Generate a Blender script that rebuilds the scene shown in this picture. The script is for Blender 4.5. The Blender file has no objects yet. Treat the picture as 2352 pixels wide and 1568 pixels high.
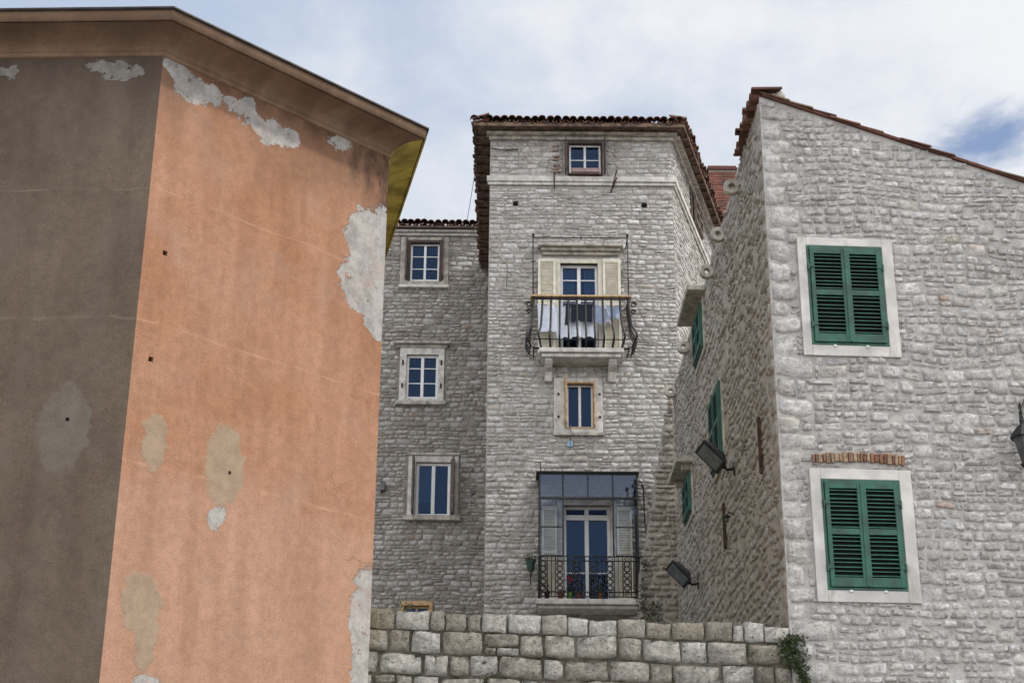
import bpy, math, random
from mathutils import Vector, Matrix, noise
random.seed(7)
sc=bpy.context.scene
rad=math.radians
# ---------------------------------------------------------------- nodes
def newmat(name):
    m=bpy.data.materials.new(name); m.use_nodes=True; nt=m.node_tree; nt.nodes.clear()
    o=nt.nodes.new('ShaderNodeOutputMaterial'); b=nt.nodes.new('ShaderNodeBsdfPrincipled')
    nt.links.new(b.outputs[0],o.inputs[0]); return m,nt,b
def N(nt,t,ins=None,out=0,**pr):
    n=nt.nodes.new(t)
    for k,v in pr.items(): setattr(n,k,v)
    for k,v in (ins or {}).items():
        if isinstance(v,bpy.types.NodeSocket): nt.links.new(v,n.inputs[k])
        else: n.inputs[k].default_value=v
    return n.outputs[out]
def M(nt,op,a,b=0.0,clamp=False): return N(nt,'ShaderNodeMath',{0:a,1:b},operation=op,use_clamp=clamp)
def VM(nt,op,a,b=(0,0,0),out=0): return N(nt,'ShaderNodeVectorMath',{0:a,1:b},out=out,operation=op)
def MIX(nt,f,a,b,bt='MIX'):
    n=nt.nodes.new('ShaderNodeMix'); n.data_type='RGBA'; n.blend_type=bt
    for i,v in ((0,f),(6,a),(7,b)):
        if isinstance(v,bpy.types.NodeSocket): nt.links.new(v,n.inputs[i])
        else: n.inputs[i].default_value=(v if i==0 else (*v,1) if len(v)==3 else v)
    return n.outputs[2]
def NOI(nt,vec,scale,detail=4,rough=.55,out=0,dist=0.0):
    return N(nt,'ShaderNodeTexNoise',{'Vector':vec,'Scale':scale,'Detail':min(detail,6),'Roughness':rough,'Distortion':dist},out=out)
def MR(nt,v,a,b,c=0.0,d=1.0): return N(nt,'ShaderNodeMapRange',{0:v,1:a,2:b,3:c,4:d},interpolation_type='SMOOTHSTEP')
def MAPV(nt,vec,s): return VM(nt,'MULTIPLY',vec,s)
def BUMP(nt,b,h,st=.5,dist=.02,prev=None):
    i={'Height':h,'Strength':st,'Distance':dist}
    if prev: i['Normal']=prev
    o=N(nt,'ShaderNodeBump',i); nt.links.new(o,b.inputs['Normal']); return o
def L(nt,s,i): nt.links.new(s,i)
def simple(name,col,rough=.6,metal=0,var=.15,scale=6,bump=.15,bscale=40,dirt_dark=None):
    m,nt,b=newmat(name); tc=N(nt,'ShaderNodeTexCoord',out=3)
    n=NOI(nt,tc,scale,5); dk=tuple(c*(1-var*1.6) for c in col); lt=tuple(min(1,c*(1+var)) for c in col)
    c=MIX(nt,MR(nt,n,.35,.65),dk,lt)
    if dirt_dark:
        d=NOI(nt,MAPV(nt,tc,(1,1,.35)),scale*1.7,8,.65); c=MIX(nt,MR(nt,d,.55,.7,0,.75),c,dirt_dark)
    L(nt,c,b.inputs['Base Color']); b.inputs['Roughness'].default_value=rough; b.inputs['Metallic'].default_value=metal
    if bump: BUMP(nt,b,NOI(nt,tc,bscale,6),bump,.01)
    return m
def stone_mat(name,cols,pit=.5,stain=(.20,.18,.16),warm=(.33,.17,.10),bs=1.0,smear=None,sm=.6,k=1.0):
    m,nt,b=newmat(name); tc=N(nt,'ShaderNodeTexCoord',out=3)
    r=N(nt,'ShaderNodeAttribute',attribute_name='rnd',out=2); t=N(nt,'ShaderNodeAttribute',attribute_name='tint',out=2)
    ramp=nt.nodes.new('ShaderNodeValToRGB'); cr=ramp.color_ramp
    while len(cr.elements)<len(cols): cr.elements.new(.5)
    for i,(p,c) in enumerate(cols): cr.elements[i].position=p; cr.elements[i].color=(c[0]*k,c[1]*k,c[2]*k,1)
    L(nt,r,ramp.inputs[0]); c=ramp.outputs[0]
    c=MIX(nt,t,c,MIX(nt,NOI(nt,tc,7,3),warm,tuple(min(1,w*1.7) for w in warm)))
    if smear: c=MIX(nt,MR(nt,NOI(nt,tc,3.3,6,.7),.46,.60,0,sm),c,tuple(x*k for x in smear))
    f=NOI(nt,tc,13,6,.78); c=MIX(nt,1.0,c,MIX(nt,MR(nt,f,.32,.70),(.60,.59,.58),(1.14,1.14,1.14)),'MULTIPLY')
    p=NOI(nt,MAPV(nt,tc,(1,1,1.7)),24,6,.72); pm=MR(nt,p,.58,.68,0,pit); c=MIX(nt,pm,c,(.085,.075,.065))
    g=NOI(nt,MAPV(nt,tc,(1,1,.5)),1.1,6,.66); c=MIX(nt,MR(nt,g,.52,.74,0,.55),c,stain)
    g2=NOI(nt,tc,.45,3,.5); c=MIX(nt,1.0,c,MIX(nt,g2,(.82,.81,.80),(1.12,1.12,1.12)),'MULTIPLY')
    L(nt,c,b.inputs['Base Color']); b.inputs['Roughness'].default_value=.9; b.inputs['Specular IOR Level'].default_value=.2
    h=M(nt,'ADD',M(nt,'MULTIPLY',NOI(nt,tc,20,6,.72),1.0),M(nt,'MULTIPLY',pm,-.6))
    BUMP(nt,b,h,.9,.034*bs); return m
def mortar_mat(name,c1,c2,stain=(.20,.18,.16)):
    m,nt,b=newmat(name); tc=N(nt,'ShaderNodeTexCoord',out=3)
    c=MIX(nt,MR(nt,NOI(nt,tc,5,6,.7),.35,.65),c1,c2)
    g=NOI(nt,MAPV(nt,tc,(1,1,.3)),1.1,6,.62); c=MIX(nt,MR(nt,g,.5,.75,0,.5),c,stain)
    L(nt,c,b.inputs['Base Color']); b.inputs['Roughness'].default_value=.95; b.inputs['Specular IOR Level'].default_value=.1
    BUMP(nt,b,NOI(nt,tc,22,6,.7),.8,.03); return m

def stucco(name,c1,c2,dirt_dark,peel,cement,lines,peelcol=(.36,.35,.335),cemcol=(.295,.232,.165),ztop=11.49,stains=(),pale=None):
    m,nt,b=newmat(name); uv=N(nt,'ShaderNodeUVMap'); tc=N(nt,'ShaderNodeTexCoord',out=3)
    ds=VM(nt,'MULTIPLY',VM(nt,'SUBTRACT',NOI(nt,uv,2.6,6,.70,out=1),(.5,.5,.5)),(.70,.70,0))
    p=VM(nt,'ADD',uv,ds)
    ds2=VM(nt,'MULTIPLY',VM(nt,'SUBTRACT',NOI(nt,uv,4.5,6,.65,out=1),(.5,.5,.5)),(.36,.36,0)); p2=VM(nt,'ADD',uv,ds2)
    def mask(lst,e,pp):
        acc=None
        for (cu,cz,ru,rz) in lst:
            v=VM(nt,'DIVIDE',VM(nt,'SUBTRACT',pp,(cu,cz,0)),(ru,rz,1)); v=VM(nt,'MULTIPLY',v,(1,1,0))
            l=VM(nt,'LENGTH',v,out=1); k=MR(nt,l,1-e,1,1,0); acc=k if acc is None else M(nt,'MAXIMUM',acc,k)
        return acc
    big=NOI(nt,MAPV(nt,uv,(1,.8,1)),.8,6,.6); c=MIX(nt,MR(nt,big,.3,.7),c1,c2)
    sep=nt.nodes.new('ShaderNodeSeparateXYZ'); L(nt,uv,sep.inputs[0]); z=sep.outputs[1]
    if pale:
        zl=M(nt,'ADD',z,M(nt,'MULTIPLY',M(nt,'SUBTRACT',NOI(nt,uv,1.7,6,.6),.5),1.2)); c=MIX(nt,MR(nt,zl,6.2,6.7,.65,0),c,pale)
    st=NOI(nt,MAPV(nt,uv,(2.2,.22,1)),1.3,6,.6)
    c=MIX(nt,1.0,c,MIX(nt,MR(nt,st,.3,.7),(.87,.85,.83),(1.06,1.07,1.08)),'MULTIPLY')
    gr=NOI(nt,tc,70,4,.7); c=MIX(nt,1.0,c,MIX(nt,MR(nt,gr,.25,.75),(.78,.78,.78),(1.18,1.18,1.18)),'MULTIPLY')
    sp=NOI(nt,tc,9,6,.65); c=MIX(nt,1.0,c,MIX(nt,MR(nt,sp,.3,.7),(.88,.88,.88),(1.07,1.07,1.07)),'MULTIPLY')
    du=NOI(nt,VM(nt,'ADD',uv,(4.4,2.2,0)),1.1,6,.66); c=MIX(nt,MR(nt,du,.50,.74,0,.3),c,tuple(.6*x+.4*sum(c2)/3*1.1 for x in c2))
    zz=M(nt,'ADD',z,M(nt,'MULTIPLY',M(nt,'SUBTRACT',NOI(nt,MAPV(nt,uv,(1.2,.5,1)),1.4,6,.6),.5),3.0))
    c=MIX(nt,MR(nt,zz,ztop-1.5,ztop+.5,0,.8),c,dirt_dark)  # blends to the dark tone towards the wall top
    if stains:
        k=mask(stains,.85,p2); c=MIX(nt,M(nt,'MULTIPLY',M(nt,'MULTIPLY',k,1.1,True),MR(nt,NOI(nt,MAPV(nt,uv,(1.6,.7,1)),2.6,6,.7),.35,.62,.2,.95)),c,tuple(x*.5 for x in dirt_dark))
    lm=None
    for (lz,lw) in lines:
        q=M(nt,'ABSOLUTE',M(nt,'SUBTRACT',M(nt,'ADD',z,M(nt,'MULTIPLY',M(nt,'SUBTRACT',NOI(nt,uv,1.5,5),.5),.12)),lz))
        k=MR(nt,q,0,lw,1,0); lm=k if lm is None else M(nt,'MAXIMUM',lm,k)
    lm=M(nt,'MULTIPLY',lm,MR(nt,NOI(nt,uv,2.1,4),.38,.68,.05,.45))
    c=MIX(nt,lm,c,tuple(min(1,x*1.3+.03) for x in c2))
    vo=N(nt,'ShaderNodeTexVoronoi',{'Vector':VM(nt,'ADD',uv,VM(nt,'MULTIPLY',ds,(1.5,1.5,0))),'Scale':.45},feature='DISTANCE_TO_EDGE')
    ck=M(nt,'MULTIPLY',MR(nt,vo,0,.0035,1,0),MR(nt,NOI(nt,uv,.8,2),.55,.62)); c=MIX(nt,M(nt,'MULTIPLY',ck,.4),c,tuple(x*.5 for x in c1))
    h=M(nt,'MULTIPLY',NOI(nt,tc,45,6,.7),.35); h=M(nt,'ADD',h,M(nt,'MULTIPLY',NOI(nt,uv,2.5,4),.6)); h=M(nt,'SUBTRACT',h,M(nt,'MULTIPLY',ck,.2))
    if cement:
        k=mask(cement,.18,p2); kc=MIX(nt,MR(nt,NOI(nt,tc,6,6,.7),.3,.7),tuple(x*.84 for x in cemcol),tuple(x*1.15 for x in cemcol))
        c=MIX(nt,M(nt,'MULTIPLY',k,.82),c,kc); h=M(nt,'ADD',h,M(nt,'MULTIPLY',k,.25))
    if peel:
        k=mask(peel,.04,p); k=M(nt,'MULTIPLY',k,MR(nt,NOI(nt,uv,6,6,.7),.34,.38)); kc=MIX(nt,MR(nt,NOI(nt,tc,5,6,.75),.35,.65),tuple(x*.70 for x in peelcol),tuple(x*1.12 for x in peelcol))
        kc=MIX(nt,MR(nt,NOI(nt,uv,3.1,4,.6),.5,.68,0,.4),kc,tuple(.5*a+.5*b_ for a,b_ in zip(c2,peelcol)))
        c=MIX(nt,M(nt,'MULTIPLY',k,.93),c,kc); h=M(nt,'SUBTRACT',h,M(nt,'MULTIPLY',k,1.1))
    L(nt,c,b.inputs['Base Color']); b.inputs['Roughness'].default_value=.92; b.inputs['Specular IOR Level'].default_value=.15
    BUMP(nt,b,h,.65,.028); return m
# ---------------------------------------------------------------- mesh helpers
def empty(name):
    o=bpy.data.objects.new(name,None); sc.collection.objects.link(o); o.empty_display_size=.3; return o
def mk(name,parent,mat,vs,fs,smooth=False,bevel=0,uv=None,attrs=None,solid=0):
    me=bpy.data.meshes.new(name); me.from_pydata([tuple(v) for v in vs],[],fs); me.update()
    if uv:
        ul=me.uv_layers.new(name='UVMap')
        for lp in me.loops: ul.data[lp.index].uv=uv[lp.vertex_index]
    if attrs:
        for k,a in attrs.items():
            at=me.attributes.new(k,'FLOAT','POINT'); at.data.foreach_set('value',a)
    if smooth: me.polygons.foreach_set('use_smooth',[True]*len(me.polygons))
    o=bpy.data.objects.new(name,me); sc.collection.objects.link(o); me.materials.append(mat)
    if parent: o.parent=parent
    if solid:
        s=o.modifiers.new('s','SOLIDIFY'); s.thickness=solid
    if bevel:
        bv=o.modifiers.new('b','BEVEL'); bv.width=bevel; bv.segments=2; bv.limit_method='ANGLE'
    return o
class Wall:
    def __init__(s,O,d,n):
        s.O=Vector((O[0],O[1],0)); s.d=Vector((d[0],d[1],0)).normalized(); s.n=Vector((n[0],n[1],0)).normalized()
    def P(s,u,z,n=0): return s.O+s.d*u+s.n*n+Vector((0,0,z))
BF=[(0,1,2,3),(4,7,6,5),(0,4,5,1),(1,5,6,2),(2,6,7,3),(3,7,4,0)]
def boxes(w,name,parent,mat,bl,bevel=.004):
    vs=[];fs=[]
    for b in bl:
        u0,u1,z0,z1,n0,n1=b[:6]; sk=b[6] if len(b)>6 else 0
        k=len(vs)
        vs+= [w.P(u0,z0,n0),w.P(u1,z0,n0),w.P(u1,z1,n0),w.P(u0,z1,n0),w.P(u0,z0+sk,n1),w.P(u1,z0+sk,n1),w.P(u1,z1+sk,n1),w.P(u0,z1+sk,n1)]
        fs+=[tuple(k+i for i in f) for f in BF]
    return mk(name,parent,mat,vs,fs,bevel=bevel)
def tubes(name,parent,mat,paths,r=.01,seg=6):
    vs=[];fs=[]
    for pth in paths:
        rr=r
        if isinstance(pth,tuple) and isinstance(pth[1],float): pth,rr=pth
        pth=[Vector(p) for p in pth]; k=len(vs)
        for i,p in enumerate(pth):
            t=(pth[min(i+1,len(pth)-1)]-pth[max(i-1,0)]).normalized()
            a=t.cross(Vector((.31,.2,.93)));
            if a.length<.1: a=t.cross(Vector((1,0,0)))
            a.normalize(); b=t.cross(a)
            for j in range(seg):
                an=2*math.pi*j/seg; vs.append(p+a*math.cos(an)*rr+b*math.sin(an)*rr)
        for i in range(len(pth)-1):
            for j in range(seg):
                fs.append((k+i*seg+j,k+i*seg+(j+1)%seg,k+(i+1)*seg+(j+1)%seg,k+(i+1)*seg+j))
        fs.append(tuple(k+j for j in range(seg))[::-1]); fs.append(tuple(k+(len(pth)-1)*seg+j for j in range(seg)))
    return mk(name,parent,mat,vs,fs,smooth=True)
def sheet(w,name,parent,mat,u0,u1,z0,z1,holes=(),depth=.3,extra=(),n=0):
    us=sorted({u0,u1,*[h[0] for h in holes],*[h[1] for h in holes]}); zs=sorted({z0,z1,*[h[2] for h in holes],*[h[3] for h in holes]})
    vs=[];fs=[];uv=[]
    def q(pts):
        k=len(vs)
        for (u,z,nn) in pts: vs.append(w.P(u,z,nn)); uv.append((u,z))
        fs.append(tuple(range(k,k+len(pts))))
    for a,b in zip(us,us[1:]):
        for c,d in zip(zs,zs[1:]):
            mu,mz=(a+b)/2,(c+d)/2
            if any(h[0]<mu<h[1] and h[2]<mz<h[3] for h in holes): continue
            q([(a,c,n),(b,c,n),(b,d,n),(a,d,n)])
    for h in holes:
        a,b,c,d=h[:4]
        q([(a,c,n),(b,c,n),(b,c,n-depth),(a,c,n-depth)]); q([(a,d,n),(a,d,n-depth),(b,d,n-depth),(b,d,n)])
        q([(a,c,n),(a,c,n-depth),(a,d,n-depth),(a,d,n)]); q([(b,c,n),(b,d,n),(b,d,n-depth),(b,c,n-depth)])
        q([(a,c,n-depth),(b,c,n-depth),(b,d,n-depth),(a,d,n-depth)])
    for e in extra: q([(u,z,n) for (u,z) in e])
    return mk(name,parent,mat,vs,fs,uv=uv)
def stones(w,name,parent,mat,u0,u1,z0,z1,holes=(),rh=(.10,.18),wf=(1.2,2.9),dep=.03,gap=.012,warp=.03,seed=1,ztop=None,split=.25,tint=None,hi=False,rough=.25,omit=0,edge0=True,edge1=True,cr=(.82,.97),quoin=0,sink=.008,wob=1.0):
    R=random.Random(seed); rects=[]; QS=[]
    if quoin:
        z=z0;i=0
        while z<z1-.1:
            H=R.uniform(.2,.32); W=(.28 if i%2 else .46)*R.uniform(.85,1.15); H=min(H,z1-z)
            rects.append([u0,u0+W,z,z+H]); QS.append((u0-1,u0+W,z,z+H)); z+=H;i+=1
    nq=len(rects)
    z=z0
    while z<z1-.03:
        H=R.uniform(*rh)
        if z+H>z1-.05: H=z1-z
        u=u0
        while u<u1-.01:
            W=H*R.uniform(*wf)
            if R.random()<.07: W*=1.4
            if u+W>u1-.07: W=u1-u
            if H>(rh[0]+rh[1])/2*.95 and R.random()<split:
                f=R.uniform(.38,.62)
                f2=R.uniform(.35,.65)
                if R.random()<.5: rects+=[[u,u+W*f2,z,z+H*f],[u+W*f2,u+W,z,z+H*f],[u,u+W,z+H*f,z+H]]
                else: rects+=[[u,u+W,z,z+H*f],[u,u+W*f2,z+H*f,z+H],[u+W*f2,u+W,z+H*f,z+H]]
            else:
                rects.append([u,u+W,z+R.uniform(-.012,.012),z+H+R.uniform(-.012,.012)])
            u+=W
        z+=H
    vs=[];fs=[];rn=[];tn=[]
    if hi: S=[-1,-.92,-.45,0,.45,.92,1]; T=[-1,-.87,-.3,.3,.87,1]
    else: S=[-1,-.90,-.3,.3,.90,1]; T=[-1,-.83,0,.83,1]
    nx,ny=len(S),len(T)
    for ri,r in enumerate(rects):
        a,b,c,d=r; bad=False
        for h in (list(holes)+(QS if ri>=nq else [])):
            if a<h[1] and b>h[0] and c<h[3] and d>h[2]:
                ops=[(a,min(b,h[0]),c,d),(max(a,h[1]),b,c,d),(a,b,c,min(d,h[2])),(a,b,max(c,h[3]),d)]
                best=max(ops,key=lambda o:max(0,o[1]-o[0])*max(0,o[3]-o[2])); a,b,c,d=best
                if b-a<.04 or d-c<.035: bad=True;break
        if bad: continue
        if ztop:
            zt=min(ztop(a),ztop(b))-.01
            if d>zt: d=zt
            if d-c<.04: continue
        if omit and ri>=nq and R.random()<omit: continue
        g=gap*R.uniform(.5,1.8); a+=g;b-=g;c+=g*.9;d-=g*.9
        if b-a<.03 or d-c<.02: continue
        cu,cz=(a+b)/2,(c+d)/2; hw,hh=(b-a)/2,(d-c)/2
        dp=dep*R.uniform(.4,1.4); tu,tz=R.uniform(-.35,.35)*dep,R.uniform(-.35,.35)*dep
        cor=[R.uniform(*cr) for _ in range(4)]; rot=R.uniform(-.06,.06)*wob; sd=R.uniform(0,90); val=R.random(); trap=R.uniform(-.12,.12)*wob
        tv=tint(cu,cz,R) if tint else 0
        k=len(vs)
        for j,t in enumerate(T):
            for i,s in enumerate(S):
                e=max(abs(s),abs(t))
                f=1-(1-cor[(s>0)+2*(t>0)])*abs(s)**3*abs(t)**3
                x=s*hw*f*(1+trap*t*.5); y=t*hh*f
                jn=noise.noise(Vector((cu*3+s*1.3+sd,cz*3+t*1.3,sd)))
                x+=jn*.16*hh*wob; y+=noise.noise(Vector((s*1.6-sd,t*1.1,cu)))*.18*hh*wob; y+=x*rot
                if i in(0,nx-1) or j in(0,ny-1): hgt=-sink
                else: hgt=dp*(.85+.15*(1-e))+tu*s+tz*t+noise.noise(Vector((cu*9+s*2.2,cz*9+t*2.2,sd)))*dep*rough*2.2
                U=cu+x;Z=cz+y
                fall=min(1,max(0,min((U-u0)/.3 if edge0 else 1,(u1-U)/.3 if edge1 else 1)))
                wv=noise.noise_vector(Vector((U*1.1+seed,Z*1.3,seed*3.3)))
                vs.append(w.P(U+wv.x*warp*fall,Z+wv.y*warp*1.6*fall,hgt)); rn.append(val); tn.append(tv)
        for j in range(ny-1):
            for i in range(nx-1):
                q=k+j*nx+i; fs.append((q,q+1,q+nx+1,q+nx))
    return mk(name,parent,mat,vs,fs,smooth=True,attrs={'rnd':rn,'tint':tn})
def tiles(name,parent,mat,E0,E1,up,rows=3,sp=.2,L_=.42,step=.33,seed=3,inset=0):
    R=random.Random(seed); E0=Vector(E0);E1=Vector(E1);up=Vector(up).normalized(); s=(E1-E0); ln=s.length; s.normalize()
    nr=s.cross(up)
    if nr.z<0: nr=-nr
    vs=[];fs=[];rn=[]
    n=int(ln/sp)
    for r in range(rows):
        for i in range(n+1):
            if i*sp<inset*r*step or i*sp>ln-inset*r*step: continue
            for kind in (0,1):
                base=E0+s*((i+(.5 if kind else 0))*sp+R.uniform(-.018,.018))+up*(r*step+R.uniform(-.04,.04))+nr*(r*.012+(0 if kind else .045)+R.uniform(-.012,.012))
                r0=sp*.42;r1=sp*.36
                if kind: r0,r1=r1,r0
                k=len(vs);v=R.random(); tw=R.uniform(-.04,.04)
                for e,(rr) in enumerate((r0,r1)):
                    for a in range(7):
                        an=math.pi*a/6; sgn=-1 if kind else 1
                        vs.append(base+up*(e*L_)+s*(math.cos(an)*rr+tw*e)+nr*(math.sin(an)*rr*.8*sgn+(0 if e==0 else -.015))); rn.append(v)
                for a in range(6): fs.append((k+a,k+a+1,k+8+a,k+7+a))
    return mk(name,parent,mat,vs,fs,smooth=False,attrs={'rnd':rn,'tint':[0]*len(rn)},solid=.016)
# ---------------------------------------------------------------- materials
GC=[(0,(.42,.41,.395)),(.2,(.50,.49,.48)),(.6,(.57,.565,.555)),(.88,(.65,.65,.645)),(1,(.50,.47,.42))]
GT=[(0,(.39,.37,.35)),(.25,(.49,.475,.455)),(.6,(.575,.56,.54)),(.88,(.67,.665,.65)),(1,(.48,.44,.39))]
GH=[(0,(.29,.265,.245)),(.3,(.39,.365,.34)),(.6,(.47,.45,.425)),(.88,(.57,.555,.53)),(1,(.41,.36,.31))]
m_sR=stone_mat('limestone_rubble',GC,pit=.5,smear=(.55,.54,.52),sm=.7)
m_sL=stone_mat('limestone_weathered_bounce',[(0,(.38,.35,.31)),(.5,(.48,.445,.40)),(1,(.53,.50,.455))],pit=.4,stain=(.27,.20,.14),bs=1.4,smear=(.47,.43,.38),sm=.8)  # weathered stone, warmed in colour by light bounced off the orange building
m_sT=stone_mat('limestone_tower',GT,pit=.6,k=1.0)
m_sH=stone_mat('limestone_house',GH,pit=.6,k=.94)
m_sW=stone_mat('limestone_blocks',[(0,(.25,.23,.19)),(.15,(.40,.375,.325)),(.5,(.49,.475,.435)),(.8,(.57,.56,.535)),(1,(.33,.30,.24))],pit=.8,stain=(.13,.115,.085),bs=2.0)
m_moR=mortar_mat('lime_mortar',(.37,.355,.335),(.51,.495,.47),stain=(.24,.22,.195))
m_moL=mortar_mat('lime_render_side',(.33,.295,.255),(.46,.42,.37),stain=(.22,.16,.11))  # same bounced warmth mixed into the render colour
m_moT=mortar_mat('mortar_tower',(.28,.26,.235),(.41,.385,.355))
m_moH=mortar_mat('mortar_house',(.19,.17,.15),(.29,.265,.235))
m_moW=mortar_mat('mortar_dark',(.06,.053,.042),(.18,.16,.13),stain=(.045,.045,.03))
m_trim=simple('dressed_limestone',(.54,.515,.48),.8,var=.14,scale=5,bump=.4,dirt_dark=(.22,.20,.17))
m_trimD=simple('weathered_limestone_trim',(.39,.36,.31),.85,var=.2,scale=6,bump=.5,dirt_dark=(.085,.075,.06))
m_sur=simple('pale_window_surround',(.53,.51,.485),.8,var=.10,scale=3,bump=.3,bscale=60,dirt_dark=(.36,.335,.30))
m_grn=simple('green_shutter_paint',(.007,.072,.045),.42,var=.25,scale=5,bump=.1)
m_grn2=simple('green_slat_paint',(.009,.088,.055),.45,var=.2,scale=9,bump=.1)
m_blk=simple('dark_void',(.006,.006,.007),.9,bump=0)
m_room=simple('dark_room',(.008,.012,.022),.9,bump=0)
m_wht=simple('white_paint',(.66,.66,.66),.45,var=.05,bump=.05)
m_crm=simple('cream_paint',(.62,.58,.48),.5,var=.08,bump=.08)
m_tan=simple('varnished_wood',(.42,.27,.125),.5,var=.2,scale=10,bump=.1)
m_brn=simple('dark_brown_wood',(.05,.024,.018),.6,var=.3,scale=8,bump=.2)
m_gwd=simple('grey_wood',(.13,.10,.08),.8,var=.3,scale=10,bump=.3)
m_iron=simple('black_iron',(.010,.010,.012),.6,.0,var=.2,bump=.1)
m_rust=simple('rusty_iron',(.05,.022,.013),.85,var=.4,scale=12,bump=.4)
m_grymet=simple('grey_painted_metal',(.075,.08,.085),.4,.2,var=.2,bump=.05)
m_tile=stone_mat('terracotta_tiles',[(0,(.075,.038,.03)),(.35,(.15,.07,.05)),(.7,(.22,.115,.08)),(.9,(.30,.19,.14)),(1,(.12,.10,.085))],pit=.6,stain=(.05,.042,.037),bs=.4)
m_soff=simple('eave_boards',(.15,.10,.07),.85,var=.35,scale=7,bump=.4,dirt_dark=(.03,.022,.018))
def brick_mat(name):
    m,nt,b=newmat(name); tc=N(nt,'ShaderNodeTexCoord',out=3)
    r=N(nt,'ShaderNodeAttribute',attribute_name='rnd',out=2)
    c=MIX(nt,r,(.13,.04,.03),(.29,.11,.075)); c=MIX(nt,MR(nt,NOI(nt,tc,8,6,.7),.45,.7,0,.8),c,(.08,.06,.055))
    L(nt,c,b.inputs['Base Color']); b.inputs['Roughness'].default_value=.9; BUMP(nt,b,NOI(nt,tc,40,6),.5,.01); return m
m_brick=brick_mat('red_brick')
m_brickT=stone_mat('mixed_brick',[(0,(.22,.10,.07)),(.35,(.34,.19,.12)),(.6,(.42,.32,.22)),(1,(.25,.13,.09))],pit=.4)
def glass_mat(nm,tr,gl,add):  # gl: blue of a reflected sky put into the gloss colour
    m=bpy.data.materials.new(nm); m.use_nodes=True; nt=m.node_tree; nt.nodes.clear()
    o=nt.nodes.new('ShaderNodeOutputMaterial'); t=N(nt,'ShaderNodeBsdfTransparent',{0:(*tr,1)})
    tc=N(nt,'ShaderNodeTexCoord',out=3)
    bp=N(nt,'ShaderNodeBump',{'Height':NOI(nt,tc,2.2,2),'Strength':.2,'Distance':.03})
    g=N(nt,'ShaderNodeBsdfGlossy',{'Color':(*gl,1),'Roughness':.03,'Normal':bp}); f=M(nt,'ADD',N(nt,'ShaderNodeFresnel',{'IOR':1.5}),add)
    mx=N(nt,'ShaderNodeMixShader',{0:f,1:t,2:g}); L(nt,mx,o.inputs[0]); return m
m_glass=glass_mat('window_glass',(.55,.62,.70),(.14,.215,.38),.02)
m_glassE=glass_mat('enclosure_glass_clear',(.86,.88,.90),(.25,.34,.5),-.01)
m_glassT=glass_mat('enclosure_glass_tinted',(.60,.63,.69),(.36,.42,.54),.05)
def cloth_mat(n,c): return simple(n,c,.9,var=.06,scale=12,bump=.2,bscale=90)
m_cw=cloth_mat('white_cotton',(.74,.78,.88)); m_cn=cloth_mat('navy_cotton',(.018,.02,.035)); m_cg=cloth_mat('grey_blue_cotton',(.33,.39,.54)); m_lace=cloth_mat('lace_curtain',(.22,.27,.36))
# ---------------------------------------------------------------- walls (metres)
c3,s3=math.cos(rad(3)),math.sin(rad(3)); c8,s8=math.cos(rad(8.5)),math.sin(rad(8.5)); q=math.sqrt(.5)
RF=Wall((3.49,19.5),(c3,s3),(s3,-c3)); RL=Wall((3.49,19.5),(0,1),(-1,0))
TF=Wall((0,34),(1,0),(0,-1)); TR=Wall((3.86,34),(.278,.9605),(.9605,-.278)); HW=Wall((0,42),(1,0),(0,-1))
OL=Wall((-4.14,16),(-.9994,.035),(-.035,-.9994)); OR=Wall((-4.14,16),(q,q),(q,-q)); LW=Wall((3.49,19.5),(c8,s8),(s8,-c8))
# ---------------------------------------------------------------- window parts
def window(w,par,u0,u1,z0,z1,mat=m_wht,cols=2,rows=(.5,),n=-.14,fw=.055,curtain=None,tag='window'):
    bl=[(u0,u0+fw,z0,z1,n-.04,n+.03),(u1-fw,u1,z0,z1,n-.04,n+.03),(u0+fw,u1-fw,z0,z0+fw,n-.04,n+.03),(u0+fw,u1-fw,z1-fw,z1,n-.04,n+.03)]
    for i in range(1,cols):
        c=u0+(u1-u0)*i/cols; bl.append((c-fw*.62,c+fw*.62,z0+fw,z1-fw,n-.035,n+.036))
    for i in range(cols):
        a=u0+(u1-u0)*i/cols+(fw if i==0 else fw*.62); b=u0+(u1-u0)*(i+1)/cols-(fw if i==cols-1 else fw*.62)
        for r in rows:
            zz=z0+(z1-z0)*r; bl.append((a,b,zz-.014,zz+.014,n-.02,n+.02))
    boxes(w,tag+'_frame',par,mat,bl)
    boxes(w,tag+'_glass',par,m_glass,[(u0+fw*.5,u1-fw*.5,z0+fw*.5,z1-fw*.5,n-.008,n-.002)],bevel=0)
    boxes(w,tag+'_interior',par,m_room,[(u0-.002,u1+.002,z0-.002,z1+.002,n-.152,n-.142)],bevel=0)
    if curtain:
        for (a,b,zb,mt) in curtain:
            cloth(w,tag+'_curtain',par,mt,a,b,z1-.04,zb,n-.09,fold=.016,k=9)
def cloth(w,name,par,mat,u0,u1,zt,zb,n,fold=.03,k=5,seed=0,slant=0,taper=0):
    vs=[];fs=[];nu,nz=22,14
    for j in range(nz+1):
        t=j/nz
        for i in range(nu+1):
            s=i/nu
            uu=u0+(u1-u0)*(s+taper*t*(0.5-s))+slant*t
            nn=n+fold*(.3+.7*t)*math.sin(s*k*2+seed+t*1.2)+fold*.5*noise.noise(Vector((s*4,t*3,seed)))
            zz=zt+(zb-zt)*t-.03*math.sin(s*math.pi)*(1-t)+.05*noise.noise(Vector((s*5,seed,1)))*t
            vs.append(w.P(uu,zz,nn))
    for j in range(nz):
        for i in range(nu):
            q_=j*(nu+1)+i; fs.append((q_,q_+1,q_+nu+2,q_+nu+1))
    return mk(name,par,mat,vs,fs,smooth=True)
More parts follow.
